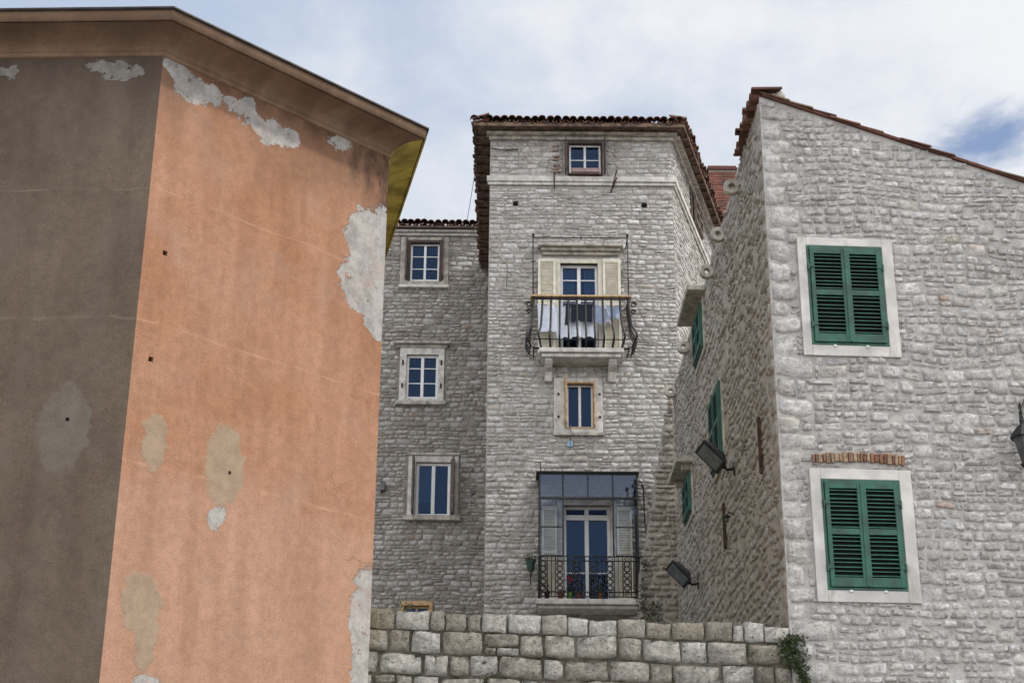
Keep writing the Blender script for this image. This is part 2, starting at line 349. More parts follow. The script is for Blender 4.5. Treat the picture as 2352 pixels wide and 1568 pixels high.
def leaf(bl,sl,u0,u1,z0,z1,n,th=.035,st=.055,mid=.52,pitch=.052,rails=(.09,.08,.12),sk=-.018):
    bl+=[(u0,u0+st,z0,z1,n,n+th),(u1-st,u1,z0,z1,n,n+th),(u0+st,u1-st,z1-rails[0],z1,n+.001,n+th-.001),(u0+st,u1-st,z0,z0+rails[2],n+.001,n+th-.001)]
    zm=z0+(z1-z0)*mid; bl.append((u0+st,u1-st,zm-rails[1]/2,zm+rails[1]/2,n+.001,n+th-.001))
    for (a,b) in ((z0+rails[2],zm-rails[1]/2),(zm+rails[1]/2,z1-rails[0])):
        k=max(1,int((b-a)/pitch)); p=(b-a)/k
        for i in range(k):
            zz=a+(i+.62)*p; r=random.uniform(-.003,.003)
            sl.append((u0+st-.004,u1-st+.004,zz+r,zz+r+.011,n-.012,n+th-.004,sk+random.uniform(-.004,.004)))
def shutters(w,par,u0,u1,z0,z1,n=.012,mf=m_grn,ms=m_grn2,back=True,hw=True,**k):
    bl=[];sl=[]; fw=.035
    bl+=[(u0,u0+fw,z0,z1,n-.01,n+.03),(u1-fw,u1,z0,z1,n-.01,n+.03),(u0+fw,u1-fw,z1-fw,z1,n-.01,n+.03),(u0+fw,u1-fw,z0,z0+fw,n-.01,n+.03)]
    a,b=u0+fw+.004,u1-fw-.004; m=(a+b)/2
    bl0=[]; leaf(bl0,sl,a,m-.003,z0+fw+.004,z1-fw-.004,n+.02,**k); leaf(bl0,sl,m+.003,b,z0+fw+.004,z1-fw-.004,n+.022,**k)
    bl0.append((m-.018,m+.018,z0+fw+.01,z1-fw-.01,n+.058,n+.068))
    boxes(w,'shutter_frame',par,mf,bl+bl0,.004); boxes(w,'shutter_slats',par,ms,sl,.002)
    if back: boxes(w,'shutter_shade',par,m_blk,[(u0+.02,u1-.02,z0+.02,z1-.02,n-.008,n-.004)],0)
    if hw:
        h=[(a-.03,a+.05,z1-.34,z1-.30,n+.058,n+.066),(b-.05,b+.03,z1-.34,z1-.30,n+.058,n+.066),(a-.03,a+.05,z0+.27,z0+.31,n+.058,n+.066),(b-.05,b+.03,z0+.27,z0+.31,n+.058,n+.066)]
        h+=[(a-.035,a-.015,z1-.38,z1-.28,n+.05,n+.075),(b+.015,b+.035,z1-.38,z1-.28,n+.05,n+.075),(a-.035,a-.015,z0+.24,z0+.34,n+.05,n+.075),(b+.015,b+.035,z0+.24,z0+.34,n+.05,n+.075)]
        boxes(w,'shutter_hinges',par,m_grn,h,.002)
        boxes(w,'shutter_catches',par,m_wht,[(m-.24,m-.20,z0-.025,z0+.0,n,n+.05),(m+.20,m+.24,z0-.025,z0+.0,n,n+.05)],.003)
def surround(w,par,mat,o,i,n0=-.0,n1=.04,name='window_surround'):
    a,b,c,d=o; e,f,g,h=i
    boxes(w,name,par,mat,[(a,e,c,d,n0,n1),(f,b,c,d,n0,n1),(e,f,h,d,n0,n1-.001),(e,f,c,g,n0,n1-.001)],.008)

# ================================================================ ground
m_gr=simple('paving_stone',(.30,.28,.26),.85,var=.15,scale=3,bump=.3)
mk('ground',None,m_gr,[(-400,-400,0),(400,-400,0),(400,600,0),(-400,600,0)],[(0,1,2,3)])
mk('terrace_ground',None,m_gr,[(-8,19.6,4.9),(3.45,19.6,4.9),(3.45,60,4.9),(-8,60,4.9)],[(0,1,2,3)])
# ================================================================ ORANGE BUILDING
ob=empty('stucco_building')
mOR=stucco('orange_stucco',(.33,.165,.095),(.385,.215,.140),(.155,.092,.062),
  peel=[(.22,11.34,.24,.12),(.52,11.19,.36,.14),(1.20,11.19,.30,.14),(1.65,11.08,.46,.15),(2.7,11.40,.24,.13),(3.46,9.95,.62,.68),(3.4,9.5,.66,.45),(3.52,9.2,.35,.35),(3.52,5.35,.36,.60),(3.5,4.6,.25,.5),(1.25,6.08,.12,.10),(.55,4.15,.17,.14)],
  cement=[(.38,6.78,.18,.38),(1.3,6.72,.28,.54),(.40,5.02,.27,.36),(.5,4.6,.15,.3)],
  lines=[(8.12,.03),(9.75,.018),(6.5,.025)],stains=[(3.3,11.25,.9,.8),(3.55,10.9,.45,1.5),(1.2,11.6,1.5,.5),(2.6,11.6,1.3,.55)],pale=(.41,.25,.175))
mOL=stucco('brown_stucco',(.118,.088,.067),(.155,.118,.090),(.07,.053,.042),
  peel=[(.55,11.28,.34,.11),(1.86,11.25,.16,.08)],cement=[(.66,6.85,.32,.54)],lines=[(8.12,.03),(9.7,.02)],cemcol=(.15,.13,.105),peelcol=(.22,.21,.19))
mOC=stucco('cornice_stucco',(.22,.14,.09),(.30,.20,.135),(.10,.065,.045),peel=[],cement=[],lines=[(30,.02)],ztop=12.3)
m_yel=simple('yellow_stucco',(.42,.33,.085),.9,var=.25,scale=3,bump=.3,dirt_dark=(.10,.08,.03))
m_met=simple('roof_flashing',(.03,.024,.022),.5,.4,var=.3,bump=.1)
hl=[(.25,.31,8.96,9.02),(.20,.26,7.66,7.72),(1.36,1.40,6.62,6.66)]
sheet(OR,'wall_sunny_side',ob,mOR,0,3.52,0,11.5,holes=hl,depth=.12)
for h in hl: boxes(OR,'putlog_hole',ob,m_blk,[(h[0]-.001,h[1]+.001,h[2]-.001,h[3]+.001,-.125,-.06)],0)
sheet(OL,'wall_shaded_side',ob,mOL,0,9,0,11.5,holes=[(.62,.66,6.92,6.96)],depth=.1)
C_=OR.P(3.52,0); yd=Vector((-.207,.978,0)); YW=Wall((C_.x,C_.y),(yd.x,yd.y),(.978,.207))
sheet(YW,'wall_yellow_side',ob,m_yel,0,9,0,11.5)
A_=OL.P(9,0); D_=YW.P(9,0)
mk('wall_back',ob,m_yel,[A_,A_+Vector((0,9,0)),A_+Vector((0,9,11.5)),A_+Vector((0,0,11.5)),D_,D_+Vector((0,0,11.5))],[(0,1,2,3),(1,4,5,2)])
path=[A_,Vector((-4.14,16,0)),C_,D_]; nrm=[OL.n,OR.n,YW.n]
def off(i,n):
    if i==0: v=nrm[0]
    elif i==len(path)-1: v=nrm[-1]
    else:
        a,b=nrm[i-1],nrm[i]; v=(a+b)/(1+a.dot(b))
    return path[i]+v*n
def sweep(name,prof,mats):
    for s in range(3):
        vs=[];fs=[];uv=[]
        for k,i in enumerate((s,s+1)):
            for (n,z) in prof:
                v=off(i,n); vs.append((v.x,v.y,z)); uv.append((k*6+s*7,z+n))
        m=len(prof)
        for j in range(m-1): fs.append((j,m+j,m+j+1,j+1))
        mk(name,ob,mats[s],vs,fs,smooth=True,uv=uv)
cove=[(.0,11.44),(.022,11.445),(.03,11.46),(.03,11.485),(.022,11.50)]+[(.03+.40*(1-math.cos(t*math.pi/2*.98)),11.50+.155*math.sin(t*math.pi/2)) for t in [i/8 for i in range(9)]]
sweep('cornice_cove',cove,[mOC,mOC,m_yel])
sweep('cornice_fascia',[(.43,11.655),(.455,11.655),(.455,11.79)],[mOC,mOC,m_yel])
sweep('roof_flashing',[(.44,11.79),(.485,11.785),(.485,11.815),(.2,11.90),(-2,12.3)],[m_met]*3)
rv=[off(i,.2) for i in range(4)]+[A_+Vector((0,9,0))]
mk('roof',ob,m_met,[(v.x,v.y,11.895) for v in rv],[(0,1,2,3,4)])
# ================================================================ RIGHT STONE HOUSE
rb=empty('stone_house')
ztR=lambda u:13.02-.338*max(0,u)+.03*math.sin(u*3)
sheet(RF,'front_wall',rb,m_moR,0,9,0,9.97,extra=[[(0,9.97),(9,9.97),(0,13.02)]])
rfh=[(.40,1.72,9.08,10.81),(.37,1.70,5.77,7.51),(.42,1.62,7.56,7.74)]
def tintR(u,z,R):
    d=((u-2.95)/.75)**2+((z-10.15)/.75)**2
    if d<1 and R.random()<.3: return R.uniform(.08,.3)
    if 2.0<u<3.0 and 6.2<z<8.5 and R.random()<.02: return .45
    return R.uniform(.02,.08) if R.random()<.12 else 0
stones(RF,'front_rubble_stones',rb,m_sR,0,5.6,4.2,13.0,holes=rfh,rh=(.085,.20),wf=(.9,2.2),dep=.022,gap=.010,warp=.05,seed=11,ztop=ztR,split=.45,tint=tintR,hi=True,rough=.6,quoin=1,omit=.03,wob=1.3,cr=(.82,.99))
surround(RF,rb,m_sur,(.40,1.72,9.08,10.81),(.52,1.57,9.23,10.69)); shutters(RF,rb,.52,1.57,9.23,10.69,n=.012)
surround(RF,rb,m_sur,(.37,1.70,5.77,7.51),(.51,1.54,5.92,7.37)); shutters(RF,rb,.51,1.54,5.92,7.37,n=.012)
vs=[];fs=[];rn=[]; R=random.Random(4); u=.42
while u<1.60:
    w_=R.uniform(.034,.07); zc=7.645+.03*math.sin((u-.4)/1.2*math.pi); tl=(u-1.0)*.10; k=len(vs); h=R.uniform(.05,.075); val=R.random()
    for n in (0,.03+R.uniform(0,.02)):
        for (du,dz) in ((.004,-h),(w_-.006,-h),(w_-.006,h),(.004,h)): vs.append(RF.P(u+du+tl*(dz),zc+dz,n)); rn.append(val)
    fs+=[tuple(k+i for i in f) for f in BF]; u+=w_
mk('brick_relieving_arch',rb,m_brickT,vs,fs,bevel=.005,attrs={'rnd':rn,'tint':[0]*len(rn)})
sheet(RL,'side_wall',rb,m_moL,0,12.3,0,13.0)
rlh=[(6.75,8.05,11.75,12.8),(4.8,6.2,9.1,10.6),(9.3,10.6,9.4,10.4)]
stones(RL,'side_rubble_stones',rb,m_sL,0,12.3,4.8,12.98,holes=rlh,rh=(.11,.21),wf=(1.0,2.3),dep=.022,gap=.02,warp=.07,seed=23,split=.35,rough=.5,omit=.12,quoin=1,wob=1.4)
for (a,b,c,d) in ((6.8,8.0,11.85,12.7),(4.88,6.15,9.2,10.5),(9.4,10.5,9.5,10.28)):
    shutters(RL,rb,a,b,c,d,n=.05,hw=False); surround(RL,rb,m_trimD,(a-.1,b+.1,c-.1,d+.1),(a,b,c,d),0,.045)
boxes(RL,'stone_hoods',rb,m_trimD,[(6.5,8.3,12.82,12.93,0,.34),(9.2,10.8,10.42,10.52,0,.34),(9.35,9.5,10.3,10.42,0,.22),(10.5,10.65,10.3,10.42,0,.22)],.02)
def corbel(u,z,n=.02,r=.135,ri=.05,th=.12):
    vs=[];fs=[];K=16
    for y in (-th/2,th/2):
        for rr in (ri,r*.93):
            for i in range(K):
                a=2*math.pi*i/K; k=rr*(1+.07*noise.noise(Vector((i,u,rr*20))))
                vs.append(RL.P(u+y,z+math.sin(a)*k,n+r*.75+math.cos(a)*k))
    for i in range(K):
        j=(i+1)%K
        fs+=[(i,j,K+j,K+i),(2*K+j,2*K+i,3*K+i,3*K+j),(K+i,K+j,3*K+j,3*K+i),(j,i,2*K+i,2*K+j)]
    mk('gutter_corbel',rb,m_trimD,vs,fs,bevel=.012)
    boxes(RL,'corbel_stem',rb,m_trimD,[(u-.05,u+.05,z-.09,z+.07,-.05,n+.04)],.015)
for uu in (2.15,3.85,5.35,9.2,11.8): corbel(uu,12.66 if uu<8 else 12.75)
boxes(RL,'beam_end',rb,m_trimD,[(8.1,8.25,12.98,13.1,-.1,.25)],.02)
boxes(RL,'iron_tie_bars',rb,m_rust,[(1.2,1.25,7.8,8.62,.02,.07),(5.05,5.11,7.7,8.45,.02,.07)],.006)
def mono(u,n,dz): v=RF.P(u,13.02-.338*u+dz,n); return v
vs=[mono(.04,.05,.0),mono(9,.05,.0),mono(9,-12.2,.0),mono(.04,-12.2,.0)]
vs[3]=Vector((3.53,31.7,13.0))
vs+=[v+Vector((0,0,.04)) for v in vs]; mk('roof_slab',rb,m_tile,vs,[(0,1,2,3),(4,7,6,5),(0,4,5,1),(1,5,6,2),(2,6,7,3),(3,7,4,0)],attrs={'rnd':[.3]*8,'tint':[0]*8})
vs=[];fs=[];rn=[];R=random.Random(5); u=.0
while u<6:
    Lt=.42; k=len(vs); v=R.random(); jj=R.uniform(-.02,.02); hh=R.uniform(-.01,.015)
    for e,rr in ((0,.045),(1,.058)):
        for a in range(8):
            an=math.pi*a/7; vs.append(mono(u+e*Lt,.0+jj+math.cos(an)*rr,.03+hh+e*.018+math.sin(an)*rr*.7-.02)); rn.append(v)
    for a in range(7): fs.append((k+a,k+a+1,k+9+a,k+8+a))
    u+=.33
mk('verge_tiles',rb,m_tile,vs,fs,attrs={'rnd':rn,'tint':[0]*len(rn)},solid=.014)
tiles('eave_tiles',rb,m_tile,RL.P(-.03,13.03,.13),RL.P(1.75,13.03,.13),(1,0,.03),rows=1,sp=.2,seed=6)
bpy.ops.mesh.primitive_uv_sphere_add(segments=16,ring_count=10,radius=.075,location=RF.P(.30,13.03,.0)); o=bpy.context.object; o.name='ridge_knob'; o.data.materials.append(m_trimD); o.parent=rb
mk('side_and_back_walls',rb,m_moR,[RF.P(9,0),RF.P(9,9.97),RF.P(9,9.97,-12.3),RF.P(9,0,-12.3),RL.P(12.3,0),RL.P(12.3,13.0)],[(0,1,2,3),(3,2,5,4)])
# ragged ruined wall at the far end of the side wall
rw=empty('ruined_stone_wall')
RW=Wall((0,32.2),(1,0),(0,-1))
prof=[(3.62,13.0),(3.42,12.75),(3.30,12.1),(3.24,11.6),(3.12,11.2),(3.10,10.7),(2.98,10.3),(2.92,9.7),(2.78,9.3),(2.74,8.4),(2.70,4.9),(3.62,4.9)]
vs=[RW.P(a,b,0) for a,b in prof]+[RW.P(a,b,-1.3) for a,b in prof]; K=len(prof)
mk('wall_core',rw,m_moL,vs,[tuple(range(K)),tuple(range(2*K-1,K-1,-1))]+[(i,i+K,(i+1)%K+K,(i+1)%K) for i in range(K)])
def ulft(z):
    for (a,b),(c,d) in zip(prof,prof[1:]):
        if d<=z<=b: return c+(a-c)*(z-d)/(b-d)
    return 3.5
z=5.0;k=0
while z<12.8:
    a=ulft(z+.2)
    stones(RW,'rubble_course',rw,m_sL,a-.06,3.5,z,z+.42,rh=(.12,.2),dep=.05,gap=.012,warp=.01,seed=60+k,rough=.5); z+=.42;k+=1
# ================================================================ TOWER HOUSE
tw=empty('stone_tower_house')
oTop=(1.34,2.15,19.25,20.14); oDoor=(1.13,2.02,14.5,16.92); oSm=(1.22,1.91,12.8,13.92); oLow=(1.17,2.23,8.7,11.0)
hs1=(0.0,.12,18.43,18.56);hs2=(3.10,3.23,18.41,18.54)
sheet(TF,'front_wall',tw,m_moT,-.57,3.86,0,20.32,holes=[oTop,oDoor,oSm,oLow,hs1,hs2],depth=.3)
boxes(TF,'putlog_holes',tw,m_blk,[(h[0]-.001,h[1]+.001,h[2]-.001,h[3]+.001,-.29,-.07) for h in (hs1,hs2)],0)
def tintT(u,z,R): return R.uniform(.05,.16) if R.random()<.10 else 0
tfh=[(1.22,2.27,19.2,20.3),(1.0,2.14,14.5,17.1),(.97,2.09,12.68,14.02),(1.05,2.35,8.7,11.15),hs1,hs2,(-.6,3.9,18.95,19.23),(.6,2.62,17.18,17.45)]
stones(TF,'front_stones',tw,m_sT,-.57,3.86,8.0,20.3,holes=tfh,rh=(.085,.16),wf=(1.2,2.8),dep=.018,gap=.009,warp=.022,seed=31,split=.2,tint=tintT,rough=.5,omit=.02,wob=1.1,cr=(.85,.99))
trh=[(2.5,3.9,19.23,20.3),(-.1,9,18.95,19.23)]
sheet(TR,'side_wall',tw,m_moT,0,8,0,20.32)
stones(TR,'side_stones',tw,m_sT,0,7.8,12,20.3,holes=trh,rh=(.10,.165),wf=(1.3,3.0),dep=.018,gap=.009,warp=.022,seed=37,split=.15,tint=tintT,rough=.4)
bk=TR.P(8,0)
mk('other_walls',tw,m_moT,[(-.57,34,0),(-.57,34,20.32),(-.57,bk.y+1,20.32),(-.57,bk.y+1,0),(bk.x,bk.y,0),(bk.x,bk.y,20.32)],[(0,1,2,3),(3,2,5,4)])
boxes(TF,'string_course',tw,m_trim,[(-.62,3.93,18.98,19.06,0,.06),(-.64,3.96,19.06,19.20,0,.10),(-.60,3.90,19.20,19.23,0,.05)],.012)
boxes(TR,'string_course',tw,m_trim,[(-.0,7.9,18.98,19.06,0,.058),(-.0,7.9,19.06,19.20,0,.098),(0,7.9,19.20,19.23,0,.048)],.012)
boxes(TF,'eave_moulding',tw,m_trimD,[(-.60,3.92,20.20,20.29,0,.10),(-.66,4.0,20.29,20.37,0,.22)],.02)
boxes(TR,'eave_moulding',tw,m_trimD,[(0,8,20.20,20.29,0,.098),(0,8,20.29,20.37,0,.218)],.02)
zE=20.40; yF=33.52; xL=-.96
xr=lambda y: 3.86+.40/.9605+(y-34)*.278/.9605
FL=Vector((xL,yF,zE)); FR=Vector((xr(yF),yF,zE)); BL=Vector((xL+.02,42.0,zE)); BR=Vector((xr(41.4),41.4,zE)); P1=Vector((1.6,36.4,21.45)); P2=Vector((2.1,40,21.7))
mk('soffit_boards',tw,m_soff,[FL,FR,BR,BL],[(0,3,2,1)])
up=Vector((0,0,.05))
mk('roof_deck',tw,m_tile,[FL+up,FR+up,BR+up,BL+up,P1,P2],[(0,1,4),(1,2,5,4),(2,3,5),(3,0,4,5)],attrs={'rnd':[.3]*6,'tint':[0]*6})
fa=lambda a,b,name:mk(name,tw,m_soff,[a+Vector((0,0,-.045)),b+Vector((0,0,-.045)),b+up,a+up],[(0,1,2,3)],solid=.03)
fa(FL,FR,'eave_fascia');fa(FR,BR,'eave_fascia');fa(BL,FL,'eave_fascia')
o_=Vector((0,0,.085))
tiles('front_eave_tiles',tw,m_tile,FL+o_+Vector((0,-.05,0)),FR+o_+Vector((0,-.05,0)),(0,1,.40),rows=6,sp=.185,seed=12,inset=1.0)
tiles('left_eave_tiles',tw,m_tile,FL+o_+Vector((-.03,.05,0)),BL+o_+Vector((-.03,0,0)),(1,0,.36),rows=2,sp=.185,seed=13,inset=1.1)
tiles('right_eave_tiles',tw,m_tile,FR+o_+Vector((.05,0,0)),BR+o_+Vector((.05,0,0)),(-.9605,.278,.36),rows=2,sp=.185,seed=14,inset=1.1)
rf=[]
for i in range(16):
    y=34.1+i*.5; rf.append([(xL+.04,y,zE-.05),(-.57,y,zE-.02)]); p=TR.P(.2+i*.5,zE-.05,0); rf.append([p+TR.n*.38,p])
tubes('rafters',tw,m_soff,rf,r=.035,seg=4)
window(TF,tw,1.36,2.13,19.28,20.13,cols=2,rows=(.52,),fw=.045,n=-.10,tag='attic_window')
boxes(TF,'attic_window_surround',tw,m_brn,[(1.32,1.36,19.25,20.17,-.1,.03),(2.13,2.17,19.25,20.17,-.1,.03),(1.36,2.13,20.13,20.17,-.1,.03),(1.34,2.15,19.235,19.28,-.1,.10)],.006)
boxes(TF,'attic_open_shutters',tw,m_brn,[(1.255,1.285,19.28,20.16,.02,.36),(2.205,2.235,19.28,20.16,.02,.36)],.006)
m_pk=simple('faded_pink_paint',(.26,.18,.17),.7)
boxes(TF,'window_flower_box',tw,m_pk,[(1.40,2.09,19.24,19.35,.11,.25)],.01)
R=random.Random(2); bl=[(0.93+R.uniform(0,.05),1.08+R.uniform(0,.06),zz,zz+.05,.0,.035) for zz in (19.32,19.41,19.5,19.66,19.74,19.90,20.02)]
boxes(TF,'brick_stubs',tw,simple('stained_brick',(.20,.13,.10),.9,var=.3,bump=.4),bl,.008)
tubes('iron_hooks',tw,m_rust,[[TF.P(.99,19.30,.14),TF.P(.99,18.83,.12)],[TF.P(.99,19.1,.14),TF.P(.99,19.1,-.02)],[TF.P(2.50,19.28,.30),TF.P(2.42,18.98,.18),TF.P(2.36,18.80,.0)],[TF.P(2.50,19.12,.2),TF.P(2.4,18.82,.2)]],r=.016)
tubes('green_cable',tw,m_gwd,[[TF.P(-.55,19.98,.05),TF.P(-.3,19.92,.06),TF.P(.12,19.95,.05)]],r=.016)
boxes(TF,'door_surround',tw,m_crm,[(1.02,1.13,14.55,17.03,-.08,.045),(2.02,2.13,14.55,17.03,-.08,.045),(1.13,2.02,16.92,17.03,-.08,.044)],.006)
window(TF,tw,1.13,2.02,14.52,16.92,cols=2,rows=(.30,.62,.84),fw=.065,n=-.14,tag='balcony_door',curtain=[(1.17,1.5,15.0,m_lace),(1.7,1.99,15.0,m_lace)])
bl=[];sl=[]
leaf(bl,sl,.60,1.02,14.6,17.0,.10,st=.06,pitch=.05); leaf(bl,sl,2.13,2.55,14.6,17.0,.10,st=.06,pitch=.05)
boxes(TF,'cream_shutter_frames',tw,m_crm,bl+[(.65,.97,14.65,16.95,.10,.104),(2.18,2.50,14.65,16.95,.10,.104)]); boxes(TF,'cream_shutter_slats',tw,m_crm,sl,.001)
boxes(TF,'door_hood',tw,m_trimD,[(.70,2.52,17.12,17.2,0,.08),(.66,2.56,17.2,17.28,0,.16),(.60,2.62,17.28,17.36,0,.25)],.02)
boxes(TF,'balcony_slab',tw,m_trim,[(.62,2.55,14.42,14.53,0,.68),(.68,2.49,14.33,14.42,0,.60)],.02)
def bracket(a,b,zt,L1,name='balcony_bracket'):
    w=TF; pr=[(0,zt-.42),(.12,zt-.42),(.16,zt-.34),(.22,zt-.22),(.36,zt-.18),(L1-.06,zt-.12),(L1,zt-.05),(L1,zt),(0,zt)]
    vs=[w.P(a,z,n) for n,z in pr]+[w.P(b,z,n) for n,z in pr]; K=len(pr)
    mk(name,tw,m_trim,vs,[tuple(range(K)),tuple(range(2*K-1,K-1,-1))]+[(i,i+K,(i+1)%K+K,(i+1)%K) for i in range(K)],bevel=.01)
bracket(.76,.93,14.33,.52);bracket(2.22,2.40,14.33,.52)
pa=[]
def belly(t): return .21*math.exp(-((t-.16)/.17)**2)+.07*math.exp(-((t-.45)/.3)**2)
zb,ztp=14.56,15.78; ul,ur,nf=.50,2.68,.62
nb=12
for i in range(nb):
    u=ul+(ur-ul)*i/(nb-1)
    pts=[]
    for j in range(15):
        t=j/14; su=((i-(nb-1)/2)/((nb-1)/2))**3*belly(t)*.7
        pts.append(TF.P(u+su,zb+(ztp-zb)*t,nf+belly(t)-(.12 if j==0 else 0)))
    pa.append((pts,.026))
for sgn,ue in ((-1,ul),(1,ur)):
    for nn in (.08,.26,.44):
        pa.append(([TF.P(ue+sgn*belly(j/14)*.8,zb+(ztp-zb)*j/14,nn) for j in range(15)],.018))
    pa.append(([TF.P(ue,zb+.0,0),TF.P(ue,zb,nf)],.018)); pa.append(([TF.P(ue,ztp-.02,0),TF.P(ue,ztp-.02,nf)],.02))
    for zc,rr in ((ztp-.16,.075),(ztp-.33,.06),(zb+.18,.06)):
        pa.append(([TF.P(ue+sgn*(.05+rr+math.cos(a*.5)*rr*(1-a*.035)),zc+math.sin(a*.5)*rr*(1-a*.035),nf-.02) for a in range(18)],.015))
pa.append(([TF.P(ul,zb,nf-.1),TF.P(ur,zb,nf-.1)],.026)); pa.append(([TF.P(ul,zb+.12,nf+.17),TF.P(ur,zb+.12,nf+.17)],.012)); pa.append(([TF.P(ul,ztp-.03,nf),TF.P(ur,ztp-.03,nf)],.026))
tubes('iron_railing',tw,m_iron,pa)
boxes(TF,'wooden_handrail',tw,m_tan,[(.42,2.75,15.79,15.835,nf-.05,nf+.05),(.42,.50,15.79,15.83,0,nf-.05),(2.67,2.75,15.79,15.83,0,nf-.05)],.008)
zr=17.32
tubes('awning_rods',tw,m_iron,[[TF.P(.48,15.82,.6),TF.P(.48,zr+.05,.6)],[TF.P(2.69,15.82,.6),TF.P(2.69,zr+.05,.6)],[TF.P(.46,zr,.6),TF.P(2.71,zr,.6)],[TF.P(.48,zr,.6),TF.P(.48,zr-.02,0)],[TF.P(2.69,zr,.6),TF.P(2.69,zr-.02,0)],[TF.P(1.6,zr-.05,.6),TF.P(1.6,zr+.04,.6)],[TF.P(.42,16.7,.6),TF.P(.54,16.7,.6)],[TF.P(2.63,16.7,.6),TF.P(2.75,16.7,.6)]],r=.014)
tubes('rod_finials',tw,m_iron,[[TF.P(.48,zr+.03,.6),TF.P(.48,zr+.10,.6)],[TF.P(2.69,zr+.03,.6),TF.P(2.69,zr+.10,.6)]],r=.028)
surround(TF,tw,m_trim,(.97,2.09,12.70,14.02),(1.22,1.91,12.8,13.92),0,.035)
window(TF,tw,1.26,1.88,12.84,13.90,cols=2,rows=(),fw=.05,n=-.15,tag='small_window')
boxes(TF,'wooden_casing',tw,m_tan,[(1.22,1.26,12.79,13.93,-.1,.045),(1.87,1.91,12.79,13.93,-.1,.045),(1.26,1.87,13.89,13.93,-.1,.044),(1.26,1.87,12.79,12.83,-.1,.044),(1.225,1.26,12.83,13.96,.06,.45),(1.88,1.915,12.83,13.90,.06,.2)],.006)
boxes(TF,'shutter_dogs',tw,m_rust,[(a,a+.05,z,z+.05,.03,.07) for a in (1.05,2.0) for z in (13.05,13.6)],.01)
boxes(TF,'window_sill_lower',tw,m_trimD,[(.95,2.11,12.62,12.70,0,.09)],.015)
m_bl=simple('blue_enamel',(.20,.34,.46),.5,var=.2,bump=0)
boxes(TF,'blue_plaque',tw,m_bl,[(1.27,1.40,12.37,12.50,.02,.04)],.004)
tubes('plaque_wire',tw,m_gwd,[[TF.P(1.35,12.9,.08),TF.P(1.34,12.4,.05)]],r=.006)
nE=.62; z0,z1=8.74,11.57; a0,a1=.62,2.80
boxes(TF,'lower_slab',tw,m_trim,[(.55,2.85,8.62,8.74,0,.74),(.62,2.78,8.54,8.62,0,.66)],.02)
fr=.022
bl=[(a0,a0+fr*1.6,z0,z1,nE-.03,nE),(a1-fr*1.6,a1,z0,z1,nE-.03,nE),(a0,a1,z1-.04,z1,nE-.032,nE+.004),(a0,a1,10.975,11.025,nE-.032,nE+.004)]
for u in (1.15,1.70,2.25): bl.append((u-.018,u+.018,11.025,z1-.04,nE-.028,nE-.002))
for u in (1.15,2.25): bl.append((u-.018,u+.018,9.7,10.975,nE-.028,nE-.002))
for (a,b) in ((a0,1.13),(2.27,a1)):
    bl.append((a+.03,b,10.33,10.36,nE-.026,nE-.004)); bl.append((a+.03,b,9.68,9.72,nE-.026,nE-.004))
for n0 in (0.0,.3):
    for u in (a0,a1-.03): bl.append((u,u+.03,z0,z1,n0,n0+.03))
for u in (a0,a1-.03): bl+=[(u+.002,u+.028,z1-.04,z1,.03,nE-.03),(u+.002,u+.028,10.98,11.02,.03,nE-.03)]
boxes(TF,'enclosure_frame',tw,m_iron,bl,.003)
boxes(TF,'enclosure_roof',tw,m_iron,[(a0-.06,a1+.04,z1+.002,z1+.03,0,nE+.05)],.004)
boxes(TF,'enclosure_glass_top',tw,m_glassT,[(a0+.03,a1-.03,11.02,z1-.04,nE-.018,nE-.012)],0)
boxes(TF,'enclosure_glass_sides',tw,m_glassE,[(a0+.03,1.14,9.72,10.98,nE-.018,nE-.012),(2.26,a1-.03,9.72,10.98,nE-.018,nE-.012)],0)
boxes(TF,'door_surround_lower',tw,m_trim,[(1.05,1.17,8.74,11.1,-.05,.03),(2.23,2.35,8.74,11.1,-.05,.03),(1.17,2.23,11.0,11.12,-.05,.029)],.006)
window(TF,tw,1.17,2.23,8.74,11.0,cols=2,rows=(.33,),fw=.075,n=-.12,tag='lower_balcony_door')
boxes(TF,'door_transom',tw,m_wht,[(1.24,2.16,10.68,10.80,-.17,-.075)],.004)
bl=[];sl=[]
leaf(bl,sl,.70,1.04,8.8,10.95,.06,st=.05,pitch=.055); leaf(bl,sl,2.36,2.70,8.8,10.95,.06,st=.05,pitch=.055)
boxes(TF,'lower_shutter_frames',tw,m_crm,bl+[(.74,1.0,8.85,10.9,.06,.064),(2.40,2.66,8.85,10.9,.06,.064)]); boxes(TF,'lower_shutter_slats',tw,m_crm,sl,.001)
pa=[]; zb,ztp=8.80,9.68; n=nE+.03
pa+=[([TF.P(a0,zz,n),TF.P(a1,zz,n)],.014) for zz in (zb,ztp,zb+.10,ztp-.10)]
K=12; dw=(a1-a0)/K
for i in range(K+1):
    u=a0+i*dw; pa.append(([TF.P(u,zb,n),TF.P(u,ztp,n)],.012))
    if i<K and i%2==0:
        cu=u+dw/2
        for zz in (zb+.19,zb+.33,zb+.47,zb+.61,zb+.72):
            pa.append(([TF.P(cu+math.cos(a)*.062,zz+math.sin(a)*.058,n) for a in [2*math.pi*k/12 for k in range(13)]],.015))
        for zz in (zb+.05,ztp-.05): pa.append(([TF.P(cu-.06,zz,n),TF.P(cu,zz+.04,n),TF.P(cu+.06,zz,n),TF.P(cu,zz-.04,n),TF.P(cu-.06,zz,n)],.009))
    elif i<K:
        cu=u+dw/2; pa.append(([TF.P(cu,zb,n),TF.P(cu,ztp,n)],.010))
for u in (a0,a1):
    for nn in (.1,.24,.38,.52): pa.append(([TF.P(u,zb,nn),TF.P(u,ztp,nn)],.009))
    pa+=[([TF.P(u,zz,0),TF.P(u,zz,n)],.012) for zz in (zb,ztp)]
